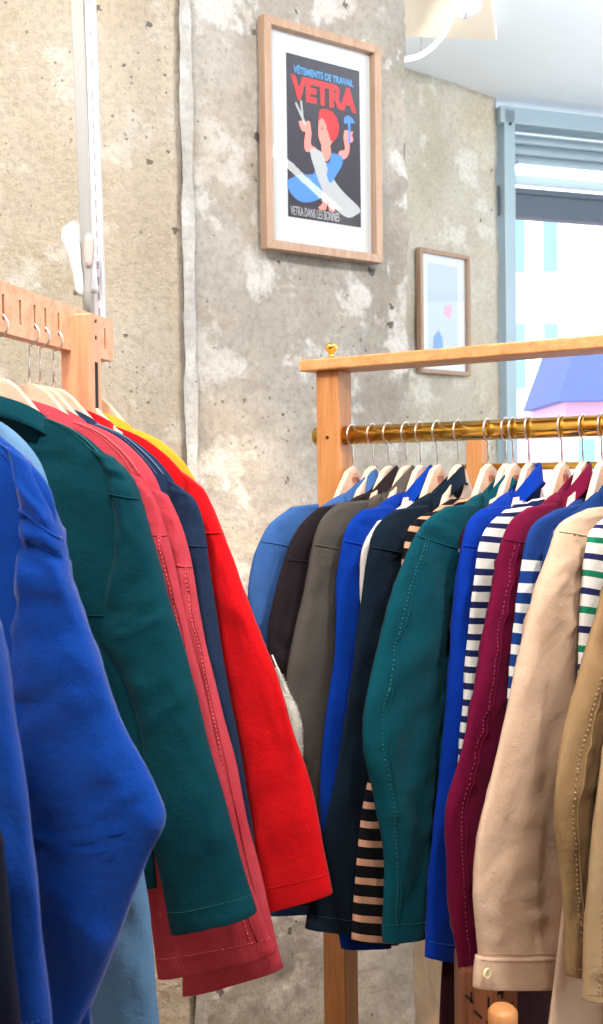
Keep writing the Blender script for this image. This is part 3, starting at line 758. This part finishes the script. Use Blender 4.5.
# --- fabrics
Fb = {}
def fab(k, c, c2=None, dk=.5, **kw):
    f = lambda q: tuple(255 * (v / 255) * dk ** .4545 for v in q) if q else None
    c, c2 = f(c), f(c2)
    Fb[k] = mat_fabric('cloth_' + k, c, c2, **kw); return Fb[k]
fab('light_blue', dk=0.65, c=(58, 104, 176), c2=(92, 138, 200)); fab('brown', dk=0.45, c=(44, 34, 40), c2=(62, 50, 54)); fab('olive', dk=0.6, c=(92, 86, 80), c2=(112, 106, 98)); fab('royal', (0, 64, 196), (8, 86, 220))
fab('navy', dk=0.4, c=(14, 36, 58), c2=(26, 54, 78)); fab('teal', (0, 86, 104), (6, 108, 124)); fab('royal_two', (0, 60, 196), (6, 78, 222)); fab('burgundy', (134, 8, 62), (160, 20, 80))
fab('blue', (30, 74, 164), (46, 98, 190), stripes=(.034, .45, [(225, 225, 223)], .1, .36)); fab('deep_blue', (10, 62, 140), (20, 84, 165)); fab('beige', dk=0.75, c=(224, 188, 160), c2=(236, 204, 178), wear=.5)
fab('khaki', dk=0.7, c=(166, 132, 92), c2=(186, 152, 112), wear=.5); fab('pale_khaki', dk=0.7, c=(184, 152, 114), c2=(200, 170, 132))
fab('tan_stripe', (14, 14, 20), None, stripes=(.030, .36, [(196, 148, 120)], -.2, 3.0)); fab('navy_stripe', dk=0.8, c=(238, 236, 232), c2=None, stripes=(.026, .40, [(26, 34, 80)], -.2, 3.0), wear=.1)
fab('green_stripe', dk=0.8, c=(240, 238, 234), c2=None, stripes=(.026, .36, [(20, 116, 84), (34, 36, 84)], -.2, 3.0), wear=.1); fab('white_jersey', dk=0.8, c=(232, 228, 220), c2=None, wear=.1)
fab('cobalt', (0, 74, 190), (8, 96, 218), sheen=.25); fab('sky', dk=0.6, c=(110, 158, 206), c2=(142, 184, 222)); fab('deep_teal', (0, 72, 88), (8, 92, 104), wear=.3); fab('pink', dk=0.66, c=(206, 62, 78), c2=(226, 92, 104), wear=.5)
fab('rose', dk=0.66, c=(212, 66, 82), c2=(232, 100, 110), wear=.5); fab('slate', (36, 56, 92), (56, 78, 114)); fab('red', dk=0.72, c=(222, 8, 20), c2=(238, 22, 30), sheen=.1, wear=.3); fab('yellow', dk=0.8, c=(246, 168, 44), c2=(250, 184, 70)); fab('black_blue', (14, 18, 42), (22, 28, 60))
fab('wine', (60, 14, 26), (80, 24, 36))
def st(k, c): Fb[k] = mat_plain('thread_' + k, c, .8); return Fb[k]
st('t_teal', (14, 92, 98)); st('t_teal2', (12, 84, 84)); st('t_blue', (34, 78, 160)); st('t_pink', (214, 92, 98)); st('t_slate', (96, 120, 156)); st('t_burg', (140, 34, 76)); st('t_beige', (190, 156, 130)); st('t_khaki', (160, 132, 96)); st('t_navy', (40, 70, 100)); st('t_olive', (120, 114, 106)); st('t_red', (200, 8, 18))

# right rack, left to right
RH = RB                                             # hanger axis: away from us
dpl = (.72, .69)
G1 = 'garments hanging on the brass rail'
spec = [
 ('work_jacket', 'light blue work jacket at the left end of the brass rail', 'jacket', 356, 'light_blue', 'royal', [(292, 507, 318, 504), (266, 530, 318, 540), (250, 580, 308, 590), (250, 660, 306, 670), (258, 760, 310, 760), (268, 915, 322, 910)], {}),
 ('work_jacket', 'dark brown jacket between the light blue one and the olive grey one', 'jacket', 376, 'brown', 'brown', [(318, 508, 345, 503), (292, 540, 340, 545), (271, 620, 326, 620), (270, 680, 326, 690), (280, 800, 330, 800), (284, 905, 334, 900)], {}),
 ('work_jacket', 'olive grey jacket with soft shoulder, third from the left on the brass rail', 'jacket', 392, 'olive', 't_olive', [(338, 503, 368, 500), (318, 528, 366, 540), (303, 600, 358, 600), (287, 680, 350, 690), (293, 745, 346, 760), (312, 815, 352, 830), (318, 900, 356, 900)], {}),
 ('work_jacket', 'royal blue jacket with upturned collar between the olive grey and the navy jackets', 'jacket', 410, 'royal', 't_blue', [(362, 510, 392, 506), (346, 530, 390, 540), (338, 580, 385, 590), (335, 660, 383, 670), (324, 740, 378, 760), (322, 820, 374, 830), (342, 948, 390, 946)], {}),
 ('tee_shirt', 'white shirt showing a sliver of shoulder between royal blue and navy jackets', 'shirt', 424, 'white_jersey', None, [(378, 521, 404, 516), (364, 545, 400, 550), (361, 575, 400, 580), (364, 640, 400, 640), (370, 720, 400, 720)], {'tee': 1}),
 ('work_jacket', 'long navy jacket with pointed collar beside the tan striped shirt', 'jacket', 441, 'navy', 't_navy', [(396, 510, 428, 505), (374, 532, 424, 545), (362, 600, 418, 600), (352, 680, 410, 700), (336, 780, 400, 790), (318, 860, 386, 870), (306, 928, 372, 936)], {}),
 ('striped_shirt', 'black shirt with tan stripes between the navy and the teal jackets', 'shirt', 462, 'tan_stripe', None, [(426, 514, 452, 508), (409, 530, 448, 540), (398, 590, 445, 600), (388, 660, 430, 660), (372, 760, 420, 760), (358, 850, 410, 850), (352, 940, 398, 944)], {'tee': 1}),
 ('work_jacket', 'teal jacket with stitched sleeve seam in the middle of the brass rail', 'jacket', 492, 'teal', 't_teal', [(446, 507, 474, 504), (422, 526, 468, 540), (401, 570, 458, 590), (383, 630, 446, 650), (363, 730, 440, 735), (376, 800, 432, 800), (384, 860, 430, 860), (384, 942, 428, 935)], {'wide': .01}),
 ('work_jacket', 'bright royal blue jacket with raised collar right beside the teal jacket', 'jacket', 517, 'royal_two', 't_blue', [(482, 509, 510, 505), (465, 530, 508, 540), (456, 600, 500, 600), (448, 700, 490, 700), (438, 800, 480, 800), (430, 880, 470, 880), (427, 957, 455, 961)], {}),
 ('striped_shirt', 'white shirt with navy stripes left of the burgundy jacket', 'shirt', 533, 'navy_stripe', None, [(505, 510, 532, 506), (483, 535, 528, 540), (473, 590, 520, 590), (467, 660, 508, 660), (460, 760, 505, 760), (458, 900, 500, 900)], {'tee': 1}),
 ('work_jacket', 'burgundy jacket with stitched seams and upturned collar', 'jacket', 566, 'burgundy', 't_burg', [(528, 508, 556, 503), (507, 528, 552, 540), (495, 580, 543, 580), (481, 660, 533, 660), (465, 740, 520, 745), (447, 810, 508, 810), (449, 870, 500, 870), (455, 935, 498, 940), (463, 974, 498, 982)], {'wide': .005}),
 ('striped_shirt', 'blue shirt with white stripes low on its sleeve, next to the burgundy jacket', 'shirt', 587, 'blue', None, [(553, 511, 580, 504), (530, 530, 574, 540), (521, 580, 570, 580), (513, 640, 562, 650), (505, 740, 550, 750), (500, 880, 545, 880)], {'tee': 1}),
 ('work_jacket', 'deep blue jacket half hidden behind the beige jacket', 'jacket', 606, 'deep_blue', 't_blue', [(574, 512, 600, 506), (552, 535, 594, 545), (541, 580, 588, 585), (530, 680, 575, 690), (522, 780, 565, 790), (520, 900, 560, 900)], {'len': .70}),
 ('work_jacket', 'beige work jacket with a buttoned cuff, in front near the right edge', 'jacket', 634, 'beige', 't_beige', [(588, 509, 612, 506), (562, 524, 598, 530), (548, 556, 586, 562), (533, 600, 582, 604), (514, 680, 578, 690), (497, 760, 574, 768), (480, 830, 565, 836), (474, 890, 564, 890), (477, 930, 566, 928), (480, 958, 566, 955)], {'wide': .01, 'len': .80, 'flare': .15}),
 ('striped_shirt', 'white shirt with green and navy stripes at the right edge', 'shirt', 656, 'green_stripe', None, [(612, 514, 640, 508), (590, 535, 632, 540), (583, 590, 628, 600), (580, 660, 622, 660), (578, 760, 618, 760), (577, 880, 616, 880)], {'tee': 1}),
 ('work_jacket', 'khaki jacket with pale stitching along its sleeve, right of the beige jacket', 'jacket', 690, 'khaki', 't_khaki', [(640, 512, 668, 508), (612, 560, 662, 565), (596, 620, 650, 625), (576, 690, 640, 700), (560, 760, 630, 770), (555, 810, 625, 820), (562, 880, 620, 890), (566, 935, 618, 940), (568, 975, 615, 980)], {'wide': .01, 'len': .8}),
 ('work_jacket', 'pale khaki jacket whose sleeve hangs at the lower right edge', 'jacket', 722, 'pale_khaki', 't_khaki', [(660, 520, 690, 515), (636, 580, 690, 590), (618, 680, 680, 690), (600, 780, 668, 790), (590, 880, 650, 884), (586, 960, 640, 964), (584, 1000, 634, 1000)], {'wide': .01}),
]
for i, (kind, label, cat, npx, fk, sk, rows, kw) in enumerate(spec):
    P = rail_px(npx); tee = kw.get('tee'); zn = 1.424 if not tee else 1.413
    g_ = garment(kind, label, cat, None, P, RH, zn, Fb[fk], -1, dpl, rows, th=.014 if not tee else .011, wide=kw.get('wide', 0), seed=i + 1,
                 stitch=Fb.get(sk) if sk else None, flare=kw.get('flare', 0), bth=.014 if not tee else .010, ribbed=bool(tee), amp=.0095 if not tee else .006, length=kw.get('len'), line=fk in ('teal', 'burgundy', 'khaki', 'pale_khaki'))
    hn = kind.replace('_', ' ')
    hanger(P - RR * .007, RH, 1.474, ZROD, .0205, 'pale wooden hanger with steel hook holding the ' + label.split(' with ')[0].split(' between ')[0].split(' beside ')[0].split(' at the ')[0].split(' half ')[0].split(' showing ')[0].split(' whose ')[0].split(' right ')[0].split(',')[0].split(' left of')[0], 'wooden hangers on the brass rail', prof=BODY_R, dn=.05 if not tee else .061)
    if fk == 'beige':
        sg, sn = g_['sg'], g_['sn']; S = P - RH * .20
        crw = [(477, 956, 567, 953), (475, 970, 567, 968), (474, 987, 566, 986)]
        cf, cg = cloth('cuff', [(on_plane(a, b, S, dpl), on_plane(c, d, S, dpl), .0165) for a, b, c, d in crw], sn, Fb['beige'], g_['root'], .0015, 5, 4, 36)
        side = 1 if sn.y < 0 else -1
        bp = on_plane(488, 974, S + sn * side * .0185, dpl)
        bt = MB().lathe(bp - sn * side * .003, [(.0075, 0), (.0078, .002), (.0066, .0035), (.0055, .0026), (.001, .0026)], sn * side, 24).build('button', M['button'], g_['root'], True)
        mbh = MB()
        for a, b in ((.0016, .0016), (-.0016, .0016), (.0016, -.0016), (-.0016, -.0016)):
            mbh.lathe(bp + Vector((dp_ := Vector(dpl).normalized().to_3d())) * a + Vector((0, 0, b)) - sn * side * .0004, [(.0006, 0), (.0006, .0006)], sn * side, 8)
        mbh.build('thread_hole', M['dark'], bt)
        dashes(outline_ring(cg, 1, 36, 1 if side > 0 else 19, 17 if side > 0 else 35, .0006, sn), Fb['t_beige'], cf, .0008, 'cuff_stitching')
        # stitched front edge falling beside the sleeve
    if fk == 'pale_khaki':
        pass

P = rail_px(506)
dr = thing('long_dress', (P.x, P.y, 1.41), 'dark wine long dress reaching below the hems of the jackets', 'dress')
cloth('body', [(P + Vector((0, 0, 1.41 - dz)) - RH * w, P + Vector((0, 0, 1.41 - dz)) + RH * w, .009 if dz < .7 else .022) for dz, w in ((0, .05), (.012, .09), (.03, .14), (.05, .18), (.1, .19), (.3, .19), (.55, .22), (.75, .265), (.95, .28), (1.2, .3), (1.38, .31))], (RH.y, -RH.x, 0), Fb['wine'], dr, .006, 61, 6, 44)
collar(P, RH, 1.41, Fb['wine'], dr, ribbed=True, name='neckband')
hanger(P, RH, 1.474, ZROD, .0205, 'pale wooden hanger with steel hook holding the wine long dress', 'wooden hangers on the brass rail', prof=BODY_R, dn=.066)
# left rack, nearest first
spl = [
 ('work_jacket', 'almost black blue jacket with pale edge at the lower left corner', .93, 'black_blue', 't_blue', [(-70, 700, -10, 705), (-75, 800, -6, 805), (-70, 850, 1, 855), (-60, 930, 9, 932), (-55, 1050, 20, 1050)], {'wide': -.03, 'far': 0}),
 ('work_jacket', 'cobalt blue sleeve hanging nearest the camera at the left edge', 1.03, 'cobalt', 't_blue', [(-60, 560, -25, 565), (-70, 605, -8, 610), (-60, 650, 5, 655), (-55, 765, 22, 765), (-45, 880, 36, 885), (-30, 1050, 52, 1050)], {'wide': -.02}),
 ('work_jacket', 'cobalt blue jacket with broad sleeve bulging at the elbow', 1.17, 'cobalt', 't_blue', [(8, 446, 30, 462), (17, 476, 50, 502), (22, 506, 63, 538), (18, 560, 73, 580), (10, 650, 100, 660), (6, 725, 124, 728), (12, 785, 154, 785), (18, 822, 166, 820), (22, 850, 150, 856), (26, 900, 130, 905), (30, 960, 106, 970), (20, 1050, 74, 1050)], {'wide': .03, 'sr': 14}),
 ('work_jacket', 'pale sky blue jacket between the cobalt and the teal jackets', 1.37, 'sky', 't_blue', [(24, 480, 44, 492), (28, 515, 58, 526), (30, 600, 72, 600), (40, 700, 96, 700), (56, 800, 124, 800), (80, 880, 143, 870), (80, 960, 153, 955), (80, 1050, 159, 1050)], {'wide': -.02}),
 ('work_jacket', 'dark teal jacket seen from behind with a kinked sleeve', 1.56, 'deep_teal', 't_teal2', [(92, 449, 114, 458), (110, 478, 134, 484), (116, 540, 154, 545), (106, 600, 170, 605), (98, 636, 182, 640), (126, 682, 194, 685), (142, 735, 206, 735), (152, 830, 231, 825), (172, 932, 256, 912)], {}),
 ('work_jacket', 'pink jacket behind the teal one, its hem the lower of two', 1.655, 'pink', 't_pink', [(122, 468, 144, 480), (128, 512, 162, 515), (134, 600, 182, 600), (138, 700, 206, 700), (140, 800, 231, 800), (146, 880, 250, 880), (158, 978, 276, 952)], {}),
 ('work_jacket', 'rose pink jacket tucked behind the first pink jacket', 1.69, 'rose', 't_pink', [(150, 486, 168, 496), (158, 535, 187, 543), (165, 640, 205, 640), (172, 750, 232, 750), (178, 850, 255, 850), (183, 995, 283, 967)], {}),
 ('work_jacket', 'slate blue jacket with lighter stitching next to the red jacket', 1.735, 'slate', 't_slate', [(166, 478, 184, 490), (172, 512, 202, 518), (178, 640, 220, 640), (186, 740, 238, 740), (200, 850, 255, 845), (205, 880, 258, 872)], {'wide': .01}),
 ('work_jacket', 'bright red jacket with straight sleeve at the far end of the beech rack', 1.80, 'red', 't_red', [(182, 472, 204, 490), (192, 515, 217, 518), (200, 580, 239, 578), (215, 640, 263, 640), (232, 720, 290, 720), (245, 800, 314, 800), (262, 912, 332, 893)], {'wide': .01}),
 ('work_jacket', 'yellow jacket peeking out behind the red jacket', 1.875, 'yellow', 't_khaki', [(165, 465, 188, 475), (172, 500, 205, 505), (178, 560, 212, 560), (190, 700, 228, 700), (200, 820, 240, 820)], {'wide': .0}),
]
for i, (kind, label, Y, fk, sk, rows, kw) in enumerate(spl):
    P = rack_l(Y) + (LH * .05 if Y == 1.17 else Vector((0, 0, 0)))
    g_ = garment(kind, label, 'jacket', None, P, LH, 1.547, Fb[fk], 1, (.93, -.37) if fk == 'red' else (.98, -.2), rows, th=.024 if Y == 1.56 else .018 if Y < 1.5 else .015, wide=kw.get('wide', 0), prof=BODY_L, sr=kw.get('sr', 9), seed=i + 31, length=.66, stitch=Fb[sk], line=fk in ('rose', 'pink'), bth=.018 if Y < 1.5 else .015, amp=.011)
    short = label.split(' with ')[0].split(' behind ')[0].split(' between ')[0].split(' seen ')[0].split(' next ')[0].split(' tucked ')[0].split(' peeking ')[0].split(' hanging ')[0]
    hanger(P, LH, 1.600, 1.674, .0175, 'pale wooden hanger hooked in the beech beam holding the ' + short, 'wooden hangers in the slotted beech beam', mark=False, prof=[(d_, w_ + kw.get('wide', 0)) for d_, w_ in BODY_L], dn=.045, hs=1, half=.125 + kw.get('wide', 0) * .5)
    if fk in ('deep_teal', 'slate', 'pink', 'cobalt'):
        # shoulder yoke seam and double stitching over the shoulder
        bg = g_['bg']; n = g_['n']; side = 1 if n.y < 0 else -1
        kk = 2 if side > 0 else 38
        for dk, rr_ in ((0, .0011), (1, .0008)):
            pts_ = [bg[j][(kk + dk * side) % 40] + n * side * .0012 + Vector((0, 0, .001)) for j in range(2, 24)]
            seam(pts_, Fb[sk], g_['body'], rr_, 'shoulder_seam') if dk == 0 else dashes(pts_, Fb[sk], g_['body'], rr_, 'shoulder_stitching')
        j = 37; ks_ = (2, 18) if side > 0 else (22, 38)
        seam([bg[j][k] + n * side * .001 for k in range(*ks_)], Fb[fk], g_['body'], .0014, 'yoke_seam')

# white fleece between the red sleeve and the olive jacket
fp = at(292, 720, 1.80)
fl = thing('fleece_garment', fp, 'white fleecy cloth showing between the red sleeve and olive jacket', 'fleece')
fo, fg = cloth('sleeve', [(at(268, 668, 1.80), at(279, 668, 1.80), .006), (at(272, 690, 1.80), at(288, 690, 1.80), .012), (at(278, 715, 1.80), at(299, 715, 1.80), .016), (at(284, 745, 1.80), at(302, 745, 1.80), .016), (at(288, 775, 1.80), at(300, 775, 1.80), .01), (at(291, 800, 1.80), at(298, 800, 1.80), .004)], (0, -1, 0), Fb['white_jersey'], fl, .003, 77, 6, 28)
hb = MB(); rnd = random.Random(5)
for _ in range(3000):
    i = rnd.randrange(2, len(fg) - 2); k = rnd.randrange(28); p = fg[i][k].lerp(fg[i + 1][(k + 1) % 28], rnd.random()); c = sum(fg[i], Vector()) / 28; d = (p - c).normalized() + Vector((rnd.uniform(-.4, .4), rnd.uniform(-.4, .4), rnd.uniform(-.9, .2)))
    q = p + d.normalized() * rnd.uniform(.002, .005); hb.tube([p, q], [.0004, .0002], 3)
tag(hb.build('fleece_pile', Fb['white_jersey'], fl), kind='stuff')
seam([at(272, 655, 1.80), at(279, 672, 1.79), at(285, 695, 1.79)], Fb['white_jersey'], fl, .0018, 'tie_cord')

# things low at the right, below the garments
cpx = at(492, 1000, 1.56)
cb = thing('wooden_stand', (cpx.x, cpx.y, FL), 'brown carved wooden stand under the burgundy jacket and beige cuff', 'stand')
zc = at(480, 976, 1.56).z; wdt = (at(521, 990, 1.56) - at(464, 990, 1.56)).x / 2
MB().box((cpx.x, 1.62, (zc + FL) / 2), (wdt, .04, (zc - FL) / 2)).build('column', mat_wood('carved_wood', (150, 92, 62), (110, 62, 40), 'Z', 1), cb, False, .004)
mbk = MB(); rr = random.Random(3)
for k in range(26):
    x = cpx.x + rr.uniform(-.8, .8) * wdt; z = rr.uniform(zc - .12, zc - .02); a = rr.choice((.4, 1.2, -.8, 1.57, .1)); 
    mbk.box((x, 1.58 - .0006, z), (.008, .0008, .0016), (math.cos(a), 0, math.sin(a)), (0, 1, 0), (-math.sin(a), 0, math.cos(a)))
mbk.build('carving', M['dark'], cb)
sx = at(507, 1010, 1.36); zs = at(505, 1003, 1.40).z
stl = thing('turned_post', (sx.x, sx.y, FL), 'orange wooden post top glimpsed just under the beige cuff', 'post')
MB().lathe((sx.x, sx.y + .03, zs - .03), [(.015, 0), (.019, .006), (.019, .024), (.014, .03)], (0, 0, 1), 36).build('cap', M['woodv'], stl, True)
MB().tube([(sx.x, sx.y + .03, zs - .03), (sx.x, sx.y + .03, FL + .02)], .012, 16).build('leg', M['woodv'], stl, True)
MB().lathe((sx.x, sx.y + .03, FL), [(.11, 0), (.11, .012), (.02, .022)], (0, 0, 1), 32).build('foot', M['woodv'], stl, True)
